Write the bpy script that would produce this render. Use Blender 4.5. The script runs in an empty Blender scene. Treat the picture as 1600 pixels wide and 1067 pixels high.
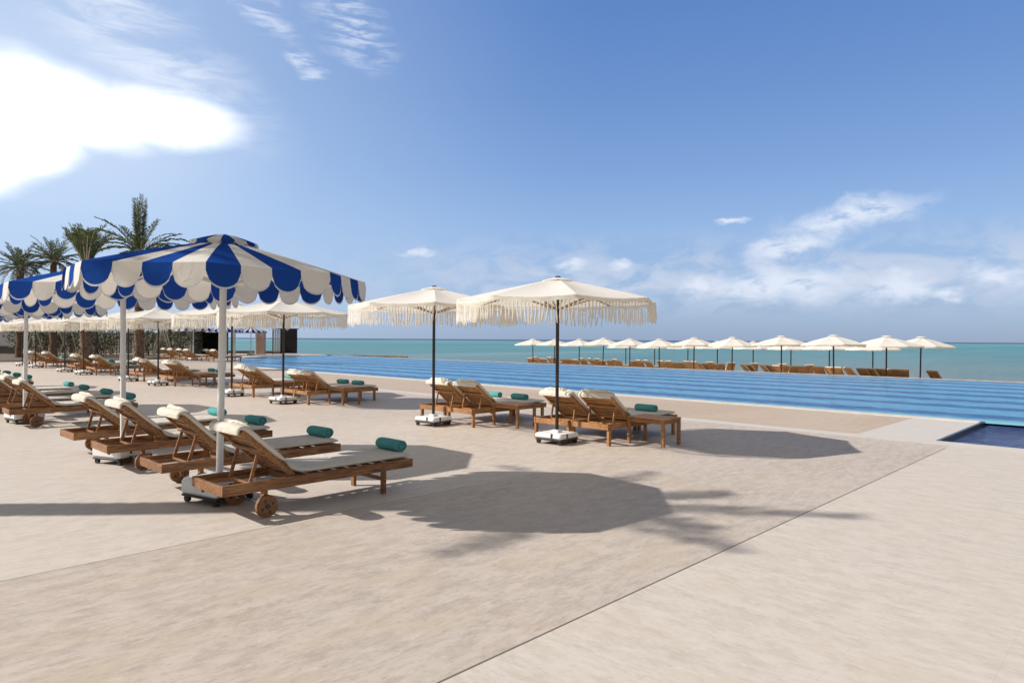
import bpy, math, random
from math import sin, cos, pi, radians, sqrt, atan2, atan, tan
from mathutils import Vector, Matrix
random.seed(7)
scene = bpy.context.scene
col = scene.collection
F = 1067.0
A = radians(44)
CA, SA = cos(A), sin(A)

# ------------------------------------------------------------------ tags
def tag(o, label=None, cat=None, group=None, kind=None):
    if label: o['label'] = label
    if cat: o['category'] = cat
    if group: o['group'] = group
    if kind: o['kind'] = kind
    return o
def empty(name, loc=(0, 0, 0), rz=0):
    o = bpy.data.objects.new(name, None); col.objects.link(o)
    o.location = loc; o.rotation_euler = (0, 0, rz); o.empty_display_size = .2
    return o
def kids(o): return [c for c in bpy.data.objects if c.parent == o]
def copy_tree(o, parent=None, ch=None):
    c = o.copy(); col.objects.link(c)
    if parent is not None: c.parent = parent
    for k in (KID.get(o.name) or []): 
        copy_tree(k, c)
    return c
KID = {}
def place(proto, x, y, z, rz, label, cat, group, first, s=1.0):
    o = proto if first else copy_tree(proto)
    o.location = (x, y, z); o.rotation_euler = (0, 0, rz); o.scale = (s, s, s)
    tag(o, label, cat, group)
    return o

# ------------------------------------------------------------------ mesh builder
class MB:
    def __init__(s): s.v = []; s.f = []; s.m = []; s.s = []
    def add(s, vs, fs, mi=0, smooth=False):
        b = len(s.v); s.v += [tuple(v) for v in vs]
        for f in fs:
            s.f.append(tuple(b + i for i in f)); s.m.append(mi); s.s.append(smooth)
    def box(s, c, d, M=None, mi=0, bev=0.0):
        hx, hy, hz = d[0]/2, d[1]/2, d[2]/2
        b = min(bev, hx*.9, hy*.9, hz*.9)
        if b <= 0:
            vs = [Vector((sx*hx, sy*hy, sz*hz)) for sx in (-1, 1) for sy in (-1, 1) for sz in (-1, 1)]
            fs = [(0,1,3,2),(4,6,7,5),(0,4,5,1),(2,3,7,6),(0,2,6,4),(1,5,7,3)]
        else:   # chamfered box: 24 verts
            vs = []; idx = {}
            for sx in (-1, 1):
                for sy in (-1, 1):
                    for sz in (-1, 1):
                        for k in range(3):
                            p = [sx*(hx-b), sy*(hy-b), sz*(hz-b)]
                            p[k] = (sx*hx, sy*hy, sz*hz)[k]
                            idx[(sx, sy, sz, k)] = len(vs); vs.append(Vector(p))
            fs = []
            for k in range(3):
                o1, o2 = (k+1) % 3, (k+2) % 3
                for sg in (-1, 1):
                    q = []
                    for a1, a2 in ((-1,-1),(1,-1),(1,1),(-1,1)):
                        t = [0, 0, 0]; t[k] = sg; t[o1] = a1; t[o2] = a2
                        q.append(idx[(*t, k)])
                    fs.append(tuple(q if sg > 0 else q[::-1]))
            for k in range(3):      # edges along axis k
                o1, o2 = (k+1) % 3, (k+2) % 3
                for a1 in (-1, 1):
                    for a2 in (-1, 1):
                        t0 = [0,0,0]; t1 = [0,0,0]
                        t0[k] = -1; t1[k] = 1; t0[o1] = t1[o1] = a1; t0[o2] = t1[o2] = a2
                        q = [idx[(*t0, o1)], idx[(*t1, o1)], idx[(*t1, o2)], idx[(*t0, o2)]]
                        fs.append(tuple(q if a1*a2 < 0 else q[::-1]))
            for sx in (-1, 1):
                for sy in (-1, 1):
                    for sz in (-1, 1):
                        q = [idx[(sx, sy, sz, k)] for k in range(3)]
                        fs.append(tuple(q if sx*sy*sz > 0 else q[::-1]))
        if M is not None: vs = [M @ v for v in vs]
        vs = [v + Vector(c) for v in vs]
        s.add(vs, fs, mi)
    def bar(s, p0, p1, w, h, up=(0, 0, 1), mi=0, bev=0.004):
        p0, p1 = Vector(p0), Vector(p1); d = p1 - p0; L = d.length
        x = d.normalized(); y = Vector(up).cross(x)
        if y.length < 1e-4: y = Vector((0, 1, 0)).cross(x)
        y.normalize(); z = x.cross(y)
        M = Matrix((x, y, z)).transposed()
        s.box((p0+p1)/2, (L, w, h), M, mi, bev)
    def tube(s, p0, p1, r0, r1=None, n=12, mi=0, caps=True):
        r1 = r0 if r1 is None else r1
        p0, p1 = Vector(p0), Vector(p1); x = (p1-p0).normalized()
        y = x.orthogonal().normalized(); z = x.cross(y)
        vs = []
        for p, r in ((p0, r0), (p1, r1)):
            for i in range(n):
                a = 2*pi*i/n; vs.append(p + y*(r*cos(a)) + z*(r*sin(a)))
        s.add(vs, [(i, (i+1) % n, n+(i+1) % n, n+i) for i in range(n)], mi, True)
        if caps:
            s.add(vs[:n], [tuple(range(n))[::-1]], mi); s.add(vs[n:], [tuple(range(n))], mi)
    def path(s, pts, rs, n=10, mi=0, jitter=0):
        rings = []
        for i, p in enumerate(pts):
            p = Vector(p); a = Vector(pts[max(0, i-1)]); b = Vector(pts[min(len(pts)-1, i+1)])
            x = (b-a).normalized(); y = x.cross(Vector((.3, .2, 1)) if abs(x.z) < .9 else Vector((1, 0, 0))).normalized(); z = x.cross(y)
            rings.append([p + (y*cos(2*pi*k/n) + z*sin(2*pi*k/n))*rs[i]*(1+random.uniform(-jitter, jitter)) for k in range(n)])
        vs = [v for r in rings for v in r]; fs = []
        for i in range(len(pts)-1):
            for k in range(n): fs.append((i*n+k, i*n+(k+1) % n, (i+1)*n+(k+1) % n, (i+1)*n+k))
        s.add(vs, fs, mi, True)
        s.add(rings[0], [tuple(range(n))[::-1]], mi); s.add(rings[-1], [tuple(range(n))], mi)
    def build(s, name, mat, parent=None):
        me = bpy.data.meshes.new(name)
        me.from_pydata(s.v, [], s.f)
        for m in (mat if isinstance(mat, (list, tuple)) else [mat]): me.materials.append(m)
        me.polygons.foreach_set('material_index', s.m)
        me.polygons.foreach_set('use_smooth', s.s)
        me.update()
        o = bpy.data.objects.new(name, me); col.objects.link(o)
        if parent is not None:
            o.parent = parent; KID.setdefault(parent.name, []).append(o)
        return o

# ------------------------------------------------------------------ materials
def newmat(name):
    m = bpy.data.materials.new(name); m.use_nodes = True
    nt = m.node_tree; nt.nodes.clear()
    out = nt.nodes.new('ShaderNodeOutputMaterial')
    return m, nt, out
class N:
    """small node helper"""
    def __init__(s, nt): s.nt = nt
    def n(s, t, **kw):
        o = s.nt.nodes.new(t)
        for k, v in kw.items(): setattr(o, k, v)
        return o
    def set(s, sock, v):
        if hasattr(v, 'is_linked') or isinstance(v, bpy.types.NodeSocket): s.nt.links.new(v, sock)
        else: sock.default_value = v
    def math(s, op, a, b=0.0, c=0.0, clamp=False):
        o = s.n('ShaderNodeMath', operation=op, use_clamp=clamp)
        s.set(o.inputs[0], a); s.set(o.inputs[1], b); s.set(o.inputs[2], c); return o.outputs[0]
    def mix(s, fac, a, b, typ='MIX'):
        o = s.n('ShaderNodeMix', data_type='RGBA', blend_type=typ)
        s.set(o.inputs[0], fac); s.set(o.inputs[6], c4(a)); s.set(o.inputs[7], c4(b)); return o.outputs[2]
    def noise(s, vec, scale, detail=4, rough=.55, dist=0, dims='3D'):
        o = s.n('ShaderNodeTexNoise', noise_dimensions=dims)
        if vec is not None: s.set(o.inputs['Vector'], vec)
        o.inputs['Scale'].default_value = scale; o.inputs['Detail'].default_value = detail
        o.inputs['Roughness'].default_value = rough; o.inputs['Distortion'].default_value = dist
        return o.outputs[0]
    def smooth(s, v, a, b, lo=0., hi=1.):
        o = s.n('ShaderNodeMapRange', interpolation_type='SMOOTHSTEP')
        s.set(o.inputs[0], v); s.set(o.inputs[1], a); s.set(o.inputs[2], b); s.set(o.inputs[3], lo); s.set(o.inputs[4], hi)
        return o.outputs[0]
    def mapping(s, vec, scale=(1,1,1), rot=(0,0,0), loc=(0,0,0)):
        o = s.n('ShaderNodeMapping'); s.set(o.inputs[0], vec)
        o.inputs['Scale'].default_value = scale; o.inputs['Rotation'].default_value = rot; o.inputs['Location'].default_value = loc
        return o.outputs[0]
    def comb(s, x, y, z=0.):
        o = s.n('ShaderNodeCombineXYZ'); s.set(o.inputs[0], x); s.set(o.inputs[1], y); s.set(o.inputs[2], z); return o.outputs[0]
    def sep(s, v):
        o = s.n('ShaderNodeSeparateXYZ'); s.set(o.inputs[0], v); return o.outputs
    def bump(s, h, strength=.3, dist=.01):
        o = s.n('ShaderNodeBump'); s.set(o.inputs['Height'], h)
        o.inputs['Strength'].default_value = strength; o.inputs['Distance'].default_value = dist
        return o.outputs[0]
def c4(v):
    if isinstance(v, (tuple, list)) and len(v) == 3: return (*v, 1)
    return v

def simple(name, c, rough=.6, var=.12, scale=6, metal=0, bump=.0, spec=.4, obvar=0.0):
    m, nt, out = newmat(name); k = N(nt)
    p = k.n('ShaderNodeBsdfPrincipled')
    tc = k.n('ShaderNodeTexCoord').outputs['Object']
    nz = k.noise(tc, scale, 5)
    colr = k.mix(k.smooth(nz, .3, .7), tuple(x*(1-var) for x in c), tuple(min(1, x*(1+var)) for x in c))
    if obvar:
        oi = k.n('ShaderNodeObjectInfo').outputs['Random']
        hs = k.n('ShaderNodeHueSaturation'); k.set(hs.inputs['Value'], k.math('MULTIPLY_ADD', oi, obvar, 1-obvar/2)); k.set(hs.inputs['Color'], colr)
        colr = hs.outputs[0]
    k.set(p.inputs['Base Color'], colr); p.inputs['Roughness'].default_value = rough
    p.inputs['Metallic'].default_value = metal; p.inputs['Specular IOR Level'].default_value = spec
    if bump: k.set(p.inputs['Normal'], k.bump(k.noise(tc, scale*6, 4), bump, .004))
    nt.links.new(p.outputs[0], out.inputs[0])
    return m

def wood(name, dark, light, axis=0):
    m, nt, out = newmat(name); k = N(nt)
    p = k.n('ShaderNodeBsdfPrincipled')
    tc = k.n('ShaderNodeTexCoord').outputs['Object']
    oi = k.n('ShaderNodeObjectInfo').outputs['Random']
    off = k.n('ShaderNodeVectorMath', operation='ADD'); k.set(off.inputs[0], tc); k.set(off.inputs[1], k.comb(k.math('MULTIPLY', oi, 17.), oi, 0.))
    sc = (3, 30, 30) if axis == 0 else (30, 3, 30)
    g = k.noise(k.mapping(off.outputs[0], sc), 1.6, 6, .6, .8)
    b = k.noise(off.outputs[0], 2.2, 3)
    c1 = k.mix(k.smooth(g, .3, .72), dark, light)
    c2 = k.mix(k.smooth(b, .35, .75, 0., .45), c1, tuple(x*.55 for x in dark))
    k.set(p.inputs['Base Color'], c2); p.inputs['Roughness'].default_value = .55
    p.inputs['Specular IOR Level'].default_value = .35
    k.set(p.inputs['Normal'], k.bump(g, .25, .003))
    nt.links.new(p.outputs[0], out.inputs[0])
    return m

def fabric(name, c, trans=.3, tc_col=None, weave=True, wrinkle=.0, dirt=0.06):
    m, nt, out = newmat(name); k = N(nt)
    tc = k.n('ShaderNodeTexCoord').outputs['Object']
    d = k.n('ShaderNodeBsdfDiffuse'); t = k.n('ShaderNodeBsdfTranslucent')
    nz = k.noise(tc, 2.5, 5)
    cc = k.mix(k.smooth(nz, .3, .75), c, tuple(x*(1-dirt*2) for x in c))
    k.set(d.inputs[0], cc)
    k.set(t.inputs[0], c4(tc_col or c))
    if wrinkle:
        h = k.noise(tc, 7, 4, .5, 1.2)
        nrm = k.bump(h, wrinkle, .03); k.set(d.inputs['Normal'], nrm)
    mx = k.n('ShaderNodeMixShader'); mx.inputs[0].default_value = trans
    nt.links.new(d.outputs[0], mx.inputs[1]); nt.links.new(t.outputs[0], mx.inputs[2])
    nt.links.new(mx.outputs[0], out.inputs[0])
    return m

TEAK = wood('teak', (.24, .10, .038), (.55, .29, .125), 0)
TEAKD = wood('shaded_teak', (.15, .062, .025), (.43, .22, .10), 0)  # darker teak copy: canopy shade put into the wheeled loungers' wood
TEAKDY = wood('shaded_teak_cross', (.18, .08, .03), (.50, .27, .12), 1)
TEAKY = wood('teak_cross', (.31, .14, .05), (.68, .38, .165), 1)
WHEELW = wood('wheel_wood', (.16, .07, .03), (.34, .17, .075), 0)
CREAM = fabric('cream_cushion', (.66, .62, .55), 0.0, wrinkle=.7)
PILLOW = fabric('pillow_cloth', (.80, .75, .65), 0.0, wrinkle=.9)
TEAL = fabric('teal_towel', (.11, .36, .365), 0.0, wrinkle=.5, dirt=.12)
TEALD = fabric('teal_towel_end', (.05, .22, .23), 0.0)
CANW = fabric('canopy_cream', (.92, .92, .915), .38, (.93, .87, .77), dirt=.02, wrinkle=.12)
CANB = fabric('canopy_blue', (.018, .07, .33), .12, (.02, .07, .34), dirt=.06, wrinkle=.2)
CANS = fabric('canopy_white', (.80, .78, .75), .26, (.76, .68, .58), dirt=.04, wrinkle=.2)
TRIM = fabric('trim_white', (.62, .64, .66), .1)
FRINGE = fabric('fringe_cotton', (.90, .87, .81), .40, (.92, .84, .70), dirt=.06)
WPAINT = simple('white_paint', (.74, .74, .72), .35, .04)
BASEW = simple('white_plastic', (.78, .79, .80), .4, .06, 3)
DARKPOLE = simple('dark_pole', (.035, .022, .016), .35, .2)
DARK = simple('black_rubber', (.018, .018, .02), .5, .2)
DARKFR = simple('dark_metal', (.05, .048, .045), .4, .2, 5, .3)
RIBW = simple('rib_wood', (.36, .22, .12), .5, .2)

# ------------------------------------------------------------------ camera
cam_d = bpy.data.cameras.new('camera'); cam = bpy.data.objects.new('camera', cam_d); col.objects.link(cam)
scene.camera = cam
cam_d.sensor_width = 36; cam_d.lens = 36*F/1600; cam_d.clip_end = 60000; cam_d.clip_start = .05
fwd = Vector((CA, SA, 0)); right = Vector((SA, -CA, 0)); up = Vector((0, 0, 1))
roll = .0065
r2 = (right*cos(roll) + up*sin(roll)); u2 = (up*cos(roll) - right*sin(roll))
Mc = Matrix((r2, u2, -fwd)).transposed().to_4x4(); Mc.translation = (0, 0, 1.6)
cam.matrix_world = Mc
cam_d.shift_y = -(533.5-530.2)/1600     # horizon sits a little above the middle
cam['kind'] = 'camera'

def at(px, w):   # horizontal offset from the photo's column at a distance ahead
    r = (px-800)/F*w
    return (w*CA + r*SA, w*SA - r*CA)

# ------------------------------------------------------------------ deck
def poly(name, outline, z, mat, depth=0.0):
    m = MB(); n = len(outline)
    m.add([(x, y, z) for x, y in outline], [tuple(range(n))])
    if depth:
        vs = [(x, y, z) for x, y in outline] + [(x, y, z-depth) for x, y in outline]
        m.add(vs, [((i+1) % n, i, n+i, n+(i+1) % n) for i in range(n)])
    return m.build(name, mat)

def deck_mat():
    m, nt, out = newmat('travertine'); k = N(nt)
    p = k.n('ShaderNodeBsdfPrincipled')
    pos = k.n('ShaderNodeNewGeometry').outputs['Position']
    s = k.sep(pos); X, Y = s[0], s[1]
    # slabs 1.2 x 0.6 with slightly different tone each
    br = k.n('ShaderNodeTexBrick'); k.set(br.inputs['Vector'], pos)
    br.inputs['Scale'].default_value = 1.0; br.inputs['Brick Width'].default_value = 1.2; br.inputs['Row Height'].default_value = .6
    br.inputs['Mortar Size'].default_value = .0022; br.inputs['Mortar Smooth'].default_value = .3
    br.inputs['Color1'].default_value = (0, 0, 0, 1); br.inputs['Color2'].default_value = (1, 1, 1, 1); br.inputs['Mortar'].default_value = (.5, .5, .5, 1)
    # veins run along X, and across it in the slabs this side of the joint
    swp = k.mix(k.math('LESS_THAN', Y, 2.45), pos, k.comb(Y, X, 0.))
    posn, pos = pos, swp
    v1 = k.noise(k.mapping(pos, (1.0, 2.2, 1)), 3.6, 12, .78, .1)
    v2 = k.noise(k.mapping(pos, (6.5, 17, 1)), 1.6, 7, .75, .2)
    big = k.noise(posn, .45, 4, .6, .5)
    blot = k.noise(k.mapping(pos, (.9, 1.8, 1), loc=(5, 3, 0)), 1.3, 5, .65)
    speck = k.noise(k.mapping(pos, (14, 40, 1)), 1.0, 3, .6)
    base = k.mix(k.smooth(v1, .40, .60), (.375, .315, .268), (.535, .467, .412))
    base = k.mix(k.smooth(v2, .38, .64, 0., .55), base, (.55, .48, .425))
    base = k.mix(k.smooth(blot, .50, .64, 0., .5), base, (.50, .42, .315))
    base = k.mix(k.smooth(speck, .58, .70, 0., .6), base, (.31, .25, .20))
    sep_br = br.outputs['Color']
    base = k.mix(k.math('MULTIPLY', k.sep(sep_br)[0], .22), base, (.56, .50, .46))
    # paler zones: Y < 2.45, and X < 3.1 with Y > 5.5
    z1 = k.smooth(Y, 2.452, 2.446)
    z2a = k.smooth(Y, 5.494, 5.50); z2b = k.smooth(X, 9.2, 2.6)
    z2 = k.math('MULTIPLY', z2a, z2b)
    zone = k.math('MAXIMUM', z1, z2)
    pale = k.mix(k.smooth(v1, .40, .60), (.540, .492, .432), (.635, .575, .518))
    pale = k.mix(k.smooth(v2, .40, .66, 0., .6), pale, (.64, .59, .55))
    pale = k.mix(k.smooth(speck, .56, .72, 0., .35), pale, (.47, .38, .31))
    pale = k.mix(k.smooth(blot, .45, .8, 0., .35), pale, (.60, .51, .42))
    c = k.mix(k.math('MULTIPLY', zone, .78), base, pale)
    # tan strip along the pool, pale stone around it
    t1 = k.math('MULTIPLY', k.smooth(X, 12.68, 12.70), k.smooth(Y, 3.9, 3.92))
    t1 = k.math('MULTIPLY', t1, k.smooth(X, 16.0, 15.98))
    c = k.mix(k.math('MULTIPLY', t1, .62), c, k.mix(v1, (.42, .30, .205), (.52, .395, .285)))
    w1 = k.math('MULTIPLY', k.smooth(X, 12.28, 12.30), k.smooth(X, 12.70, 12.68))
    w2 = k.math('MULTIPLY', k.smooth(X, 12.68, 12.70), k.smooth(Y, 3.92, 3.9))
    w = k.math('MAXIMUM', w1, w2)
    c = k.mix(k.math('MULTIPLY', w, .75), c, k.mix(v1, (.55, .52, .49), (.65, .62, .59)))
    # large soft tone
    c = k.mix(k.smooth(big, .4, .7, 0., .22), c, (.61, .53, .45))
    fl = k.noise(k.mapping(pos, (5, 9, 1), loc=(9, 4, 0)), 1.4, 3, .7)
    c = k.mix(k.smooth(fl, .60, .74, 0., .45), c, (.64, .585, .52))
    # joints
    j1 = k.math('LESS_THAN', k.math('ABSOLUTE', k.math('SUBTRACT', Y, 2.45)), .0075)
    j1 = k.math('MULTIPLY', j1, k.math('LESS_THAN', X, 12.0))
    j2 = k.math('MULTIPLY', k.math('LESS_THAN', k.math('ABSOLUTE', k.math('SUBTRACT', Y, 5.497)), .005), k.math('LESS_THAN', X, 5.0))
    jj = k.math('MAXIMUM', j1, j2)
    c = k.mix(k.math('MULTIPLY', jj, .85), c, (.10, .075, .05))
    c = k.mix(k.math('MULTIPLY', br.outputs['Fac'], .16), c, (.30, .25, .2))
    k.set(p.inputs['Base Color'], c)
    k.set(p.inputs['Roughness'], k.smooth(v2, .3, .7, .50, .72)); p.inputs['Specular IOR Level'].default_value = .3
    h = k.math('SUBTRACT', v2, k.math('MULTIPLY', k.math('MAXIMUM', jj, 0.), 3.))
    k.set(p.inputs['Normal'], k.bump(h, .15, .003))
    nt.links.new(p.outputs[0], out.inputs[0]); return m
DECK = deck_mat()
deck_out = [(-90, -60), (12.8, -60), (12.8, 2.75), (16.6, 2.75), (16.9, 30), (17.3, 37.3), (20.5, 46), (23.2, 51.5), (27.5, 56.3), (34.2, 57), (36, 61),
            (34.8, 64.7), (29.5, 70.2), (15, 82), (-20, 110), (-90, 110)]
tag(poly('pool_deck', deck_out, 0, DECK, 1.7), kind='structure')

# coping of pale stone round the pool, standing 3 cm proud
def strip(name, pts, w, z0, z1, mat, side=1):
    m = MB()
    for a, b in zip(pts[:-1], pts[1:]):
        a = Vector((*a, 0)); b = Vector((*b, 0)); d = (b-a).normalized(); n = Vector((-d.y, d.x, 0))*side*w
        vs = [a, b, b+n, a+n]
        m.add([(v.x, v.y, z1) for v in vs] + [(v.x, v.y, z0) for v in vs],
              [(0,1,2,3) if side > 0 else (3,2,1,0), (0,4,5,1), (1,5,6,2), (2,6,7,3), (3,7,4,0)])
    return m.build(name, mat)
COPE = simple('coping_stone', (.62, .57, .50), .5, .1, 2.5)
tag(strip('pool_coping', [(16.6, 2.75), (16.9, 30), (17.3, 37.3)], .34, -.3, .012, COPE, 1), kind='structure')
tag(strip('overflow_edge', [(34.3, -60), (34.5, 57)], .22, -1.2, .0, simple('edge_stone', (.42, .36, .31), .5, .15, 2), -1), kind='structure')
tag(strip('shallow_pool_edge', [(12.8, 2.75), (16.6, 2.75)], .05, -.35, .004, simple('shaded_wall', (.03, .035, .06), .3, .2, 8), -1), kind='structure')  # dark strip: shadow on the pool's side wall put into its colour

# ------------------------------------------------------------------ water
def pool_mat():
    m, nt, out = newmat('pool_water'); k = N(nt)
    p = k.n('ShaderNodeBsdfPrincipled')
    pos = k.n('ShaderNodeNewGeometry').outputs['Position']
    s = k.sep(pos); X, Y = s[0], s[1]
    wob = k.noise(k.mapping(pos, (1.2, .35, 1)), .9, 3)
    xx = k.math('ADD', X, k.math('MULTIPLY', k.math('SUBTRACT', wob, .5), .75))
    wb2 = k.noise(k.mapping(pos, (3.0, 1.1, 1)), 1.6, 4, .6)
    xx = k.math('ADD', xx, k.math('MULTIPLY', k.math('SUBTRACT', wb2, .5), 1.1))
    ph = k.math('MULTIPLY', k.math('SUBTRACT', xx, 18.15), 2*pi/2.25)
    st = k.math('MULTIPLY_ADD', k.math('COSINE', ph), .5, .5)         # 1 on the dark bands of tile
    st2 = k.math('MULTIPLY', k.smooth(k.math('COSINE', k.math('MULTIPLY', k.math('SUBTRACT', ph, .9), 3.)), .55, 1.), .35)
    st = k.math('MAXIMUM', k.smooth(st, .35, .85), st2)
    rip = k.noise(k.mapping(pos, (3.2, .8, 1)), 1.2, 4, .6)
    c = k.mix(st, (.10, .315, .53), (.016, .09, .26))
    c = k.mix(k.smooth(rip, .42, .7, 0., .5), c, (.07, .24, .47))
    shal = k.smooth(X, 17.55, 17.0)
    c = k.mix(k.math('MULTIPLY', shal, .85), c, (.22, .52, .56))
    far = k.smooth(X, 27, 34, 0., .25)
    c = k.mix(far, c, (.09, .24, .42))
    k.set(p.inputs['Base Color'], c)
    p.inputs['Roughness'].default_value = .25; p.inputs['IOR'].default_value = 1.33; p.inputs['Specular IOR Level'].default_value = .12
    h1 = k.noise(k.mapping(pos, (1.6, .9, 1)), 2.2, 4, .55, .4)
    h2 = k.noise(k.mapping(pos, (1.2, .5, 1)), .8, 3)
    k.set(p.inputs['Normal'], k.bump(k.math('ADD', h1, h2), 1.0, .11))
    nt.links.new(p.outputs[0], out.inputs[0]); return m
pool_out = [(16.72, -60), (34.3, -60), (34.5, 57.2), (27.4, 56.5), (23.0, 51.7), (20.3, 46.2), (17.0, 37.3), (16.6, 30)]
tag(poly('pool_water', pool_out, -.035, pool_mat()), kind='structure')
def dark_mat():
    m, nt, out = newmat('shallow_water'); k = N(nt)
    p = k.n('ShaderNodeBsdfPrincipled')
    pos = k.n('ShaderNodeNewGeometry').outputs['Position']
    n1 = k.noise(k.mapping(pos, (1.4, 1.0, 1)), 4.5, 5, .65, .8)
    c = k.mix(k.smooth(n1, .35, .7), (.022, .035, .14), (.075, .13, .32))
    k.set(p.inputs['Base Color'], c); p.inputs['Roughness'].default_value = .1; p.inputs['Specular IOR Level'].default_value = .3
    k.set(p.inputs['Normal'], k.bump(n1, 1.0, .16))
    nt.links.new(p.outputs[0], out.inputs[0]); return m
tag(poly('shallow_pool_water', [(12.8, -60), (16.715, -60), (16.60, 2.75), (12.8, 2.75)], -.07, dark_mat()), kind='structure')
def sea_mat():
    m, nt, out = newmat('sea'); k = N(nt)
    p = k.n('ShaderNodeBsdfPrincipled')
    pos = k.n('ShaderNodeNewGeometry').outputs['Position']
    s = k.sep(pos); X, Y = s[0], s[1]
    d = k.math('ADD', k.math('MULTIPLY', X, CA), k.math('MULTIPLY', Y, SA))     # distance off shore
    wob = k.noise(k.mapping(pos, (.002, .002, 1)), 3, 4)
    ds = k.math('MULTIPLY', d, k.math('MULTIPLY_ADD', wob, .9, .55))
    lg = k.math('LOGARITHM', k.math('MAXIMUM', ds, 1.), 10.)
    ramp = k.n('ShaderNodeValToRGB'); k.set(ramp.inputs[0], k.math('MULTIPLY', k.math('SUBTRACT', lg, 1.6), .5))
    e = ramp.color_ramp.elements
    cols = [(0.0, (.22, .245, .21)), (.14, (.19, .245, .23)), (.27, (.13, .25, .255)), (.42, (.08, .255, .26)), (.56, (.065, .27, .265)), (.65, (.12, .30, .31)), (.71, (.24, .37, .41)), (.77, (.035, .07, .13)), (1.0, (.03, .06, .12))]
    e[0].position = 0; e[0].color = (*cols[0][1], 1); e[1].position = 1; e[1].color = (*cols[-1][1], 1)
    for pz, cc in cols[1:-1]:
        q = e.new(pz); q.color = (*cc, 1)
    st = k.noise(k.mapping(pos, (.02, .05, 1), rot=(0, 0, A)), 1.5, 5)
    c = k.mix(k.smooth(st, .45, .7, 0., .45), ramp.outputs[0], (.05, .20, .225))
    s3 = k.noise(k.mapping(pos, (.0035, .018, 1), rot=(0, 0, -A)), 1.3, 6, .6)
    c = k.mix(k.smooth(s3, .50, .68, 0., .45), c, (.26, .40, .42))
    wv = k.noise(k.mapping(pos, (.25, .8, 1), rot=(0, 0, -A)), 1.2, 4, .65)
    c = k.mix(k.smooth(wv, .5, .68, 0., .25), c, (.04, .15, .18))
    k.set(p.inputs['Base Color'], c)
    p.inputs['Roughness'].default_value = .35; p.inputs['Specular IOR Level'].default_value = .12
    h = k.noise(k.mapping(pos, (.5, 1.2, 1), rot=(0, 0, A)), 1.2, 5, .6)
    k.set(p.inputs['Normal'], k.bump(h, .8, .25))
    nt.links.new(p.outputs[0], out.inputs[0]); return m
sea_o = poly('sea', [(-28000, -28000), (28000, -28000), (28000, 28000), (-28000, 28000)], -1.6, sea_mat())
tag(sea_o, kind='structure')
# beach behind the pool, a slope of sand down into the sea
m = MB()
nx, ny = 14, 40
sand_z = lambda x: -.60 - (x-36)*.045
vs = []
for i in range(nx+1):
    for j in range(ny+1):
        x = 34.72 + i/nx*(24 + (j/ny)*4); y = -60 + j/ny*116.8
        vs.append((x, y, sand_z(x) + .0*random.uniform(-1, 1)))
m.add(vs, [(i*(ny+1)+j, (i+1)*(ny+1)+j, (i+1)*(ny+1)+j+1, i*(ny+1)+j+1) for i in range(nx) for j in range(ny)], 0, True)
tag(m.build('beach_sand', simple('sand', (.50, .40, .28), .9, .12, .8, bump=.3)), kind='structure')
# land behind everything on the left: soil bed with planting
tag(poly('garden_bed', [(2, 52), (17, 52), (22, 58), (22, 66), (-40, 108), (-60, 90), (-12, 52)], .06, simple('soil', (.13, .10, .07), .95, .3, .6, bump=.4), .05), kind='structure')

# ------------------------------------------------------------------ parasols
def caster_base(root, size, zt, zb, pad_mat, frame_mat, mark=False):
    b = MB()
    b.box((0, 0, (zt+zb)/2), (size, size, zt-zb), None, 0, .025)
    b.box((0, 0, zt+.018), (.12, .12, .045), None, 0, .008)
    for s in (-1, 1):   # moulded grip recess, its shade laid on as a thin dark slab
        b.box((s*size*.5, -.08, (zt+zb)/2+.01), (.006, .035, .07), None, 1, 0)
        b.box((-.08, s*size*.5, (zt+zb)/2+.01), (.035, .006, .07), None, 1, 0)
    bo = b.build('base', [pad_mat, DARKFR], root)
    f = MB()
    f.box((0, 0, zb-.012), (size*.96, size*.96, .024), None, 0, .004)
    f.build('base_frame', frame_mat, bo)
    for sx in (-1, 1):
        for sy in (-1, 1):
            c = MB(); r = min(.036, (zb-.02)/2+.005)
            c.tube((sx*size*.40-.015, sy*size*.40, r), (sx*size*.40+.015, sy*size*.40, r), r, n=14)
            c.box((sx*size*.40, sy*size*.40, (zb-.02+r)/2+.01), (.05, .022, max(.012, zb-.02-r)), None, 0, .003)
            c.build('caster', DARK, bo)
    return bo

def canopy_r(th, R):     # eight ribs, edges nearly straight between them
    a = (th % (pi/4)) - pi/8
    return R*(cos(pi/8)/cos(a)*.9 + .1)

def make_canopy(root, R, zt, zr, nsec, mats, cols_of, sub=4, sag=.025, r_in=.14, bulge=.0):
    m = MB(); nr = 9
    ns = nsec*sub
    for si in range(nsec):
        mi = cols_of(si)
        vs = []
        for j in range(nr+1):
            t = j/nr
            for q in range(sub+1):
                th = 2*pi*(si + q/sub)/nsec
                a = abs(((th % (pi/4)) - pi/8)/(pi/8))   # 1 on a rib, 0 midway
                rr = r_in + (canopy_r(th, R) - r_in)*t
                z = zt - (zt-zr)*(.30*t + .70*t**1.02) - 0
                z = zt - (zt-zr)*(t*.86 + .14*t*t) + bulge*sin(pi*t) - sag*(1-a*a)*sin(pi*min(1, t*1.05)*.75)
                vs.append((rr*cos(th), rr*sin(th), z))
        w = sub+1
        m.add(vs, [(j*w+q, (j+1)*w+q, (j+1)*w+q+1, j*w+q+1) for j in range(nr) for q in range(sub)], mi, True)
    return m.build('canopy', mats, root)

def rim_pt(th, R, zr, sag=.025):
    a = abs(((th % (pi/4)) - pi/8)/(pi/8))
    rr = canopy_r(th, R)
    return rr, zr - sag*(1-a*a)*sin(pi*.75)

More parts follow.
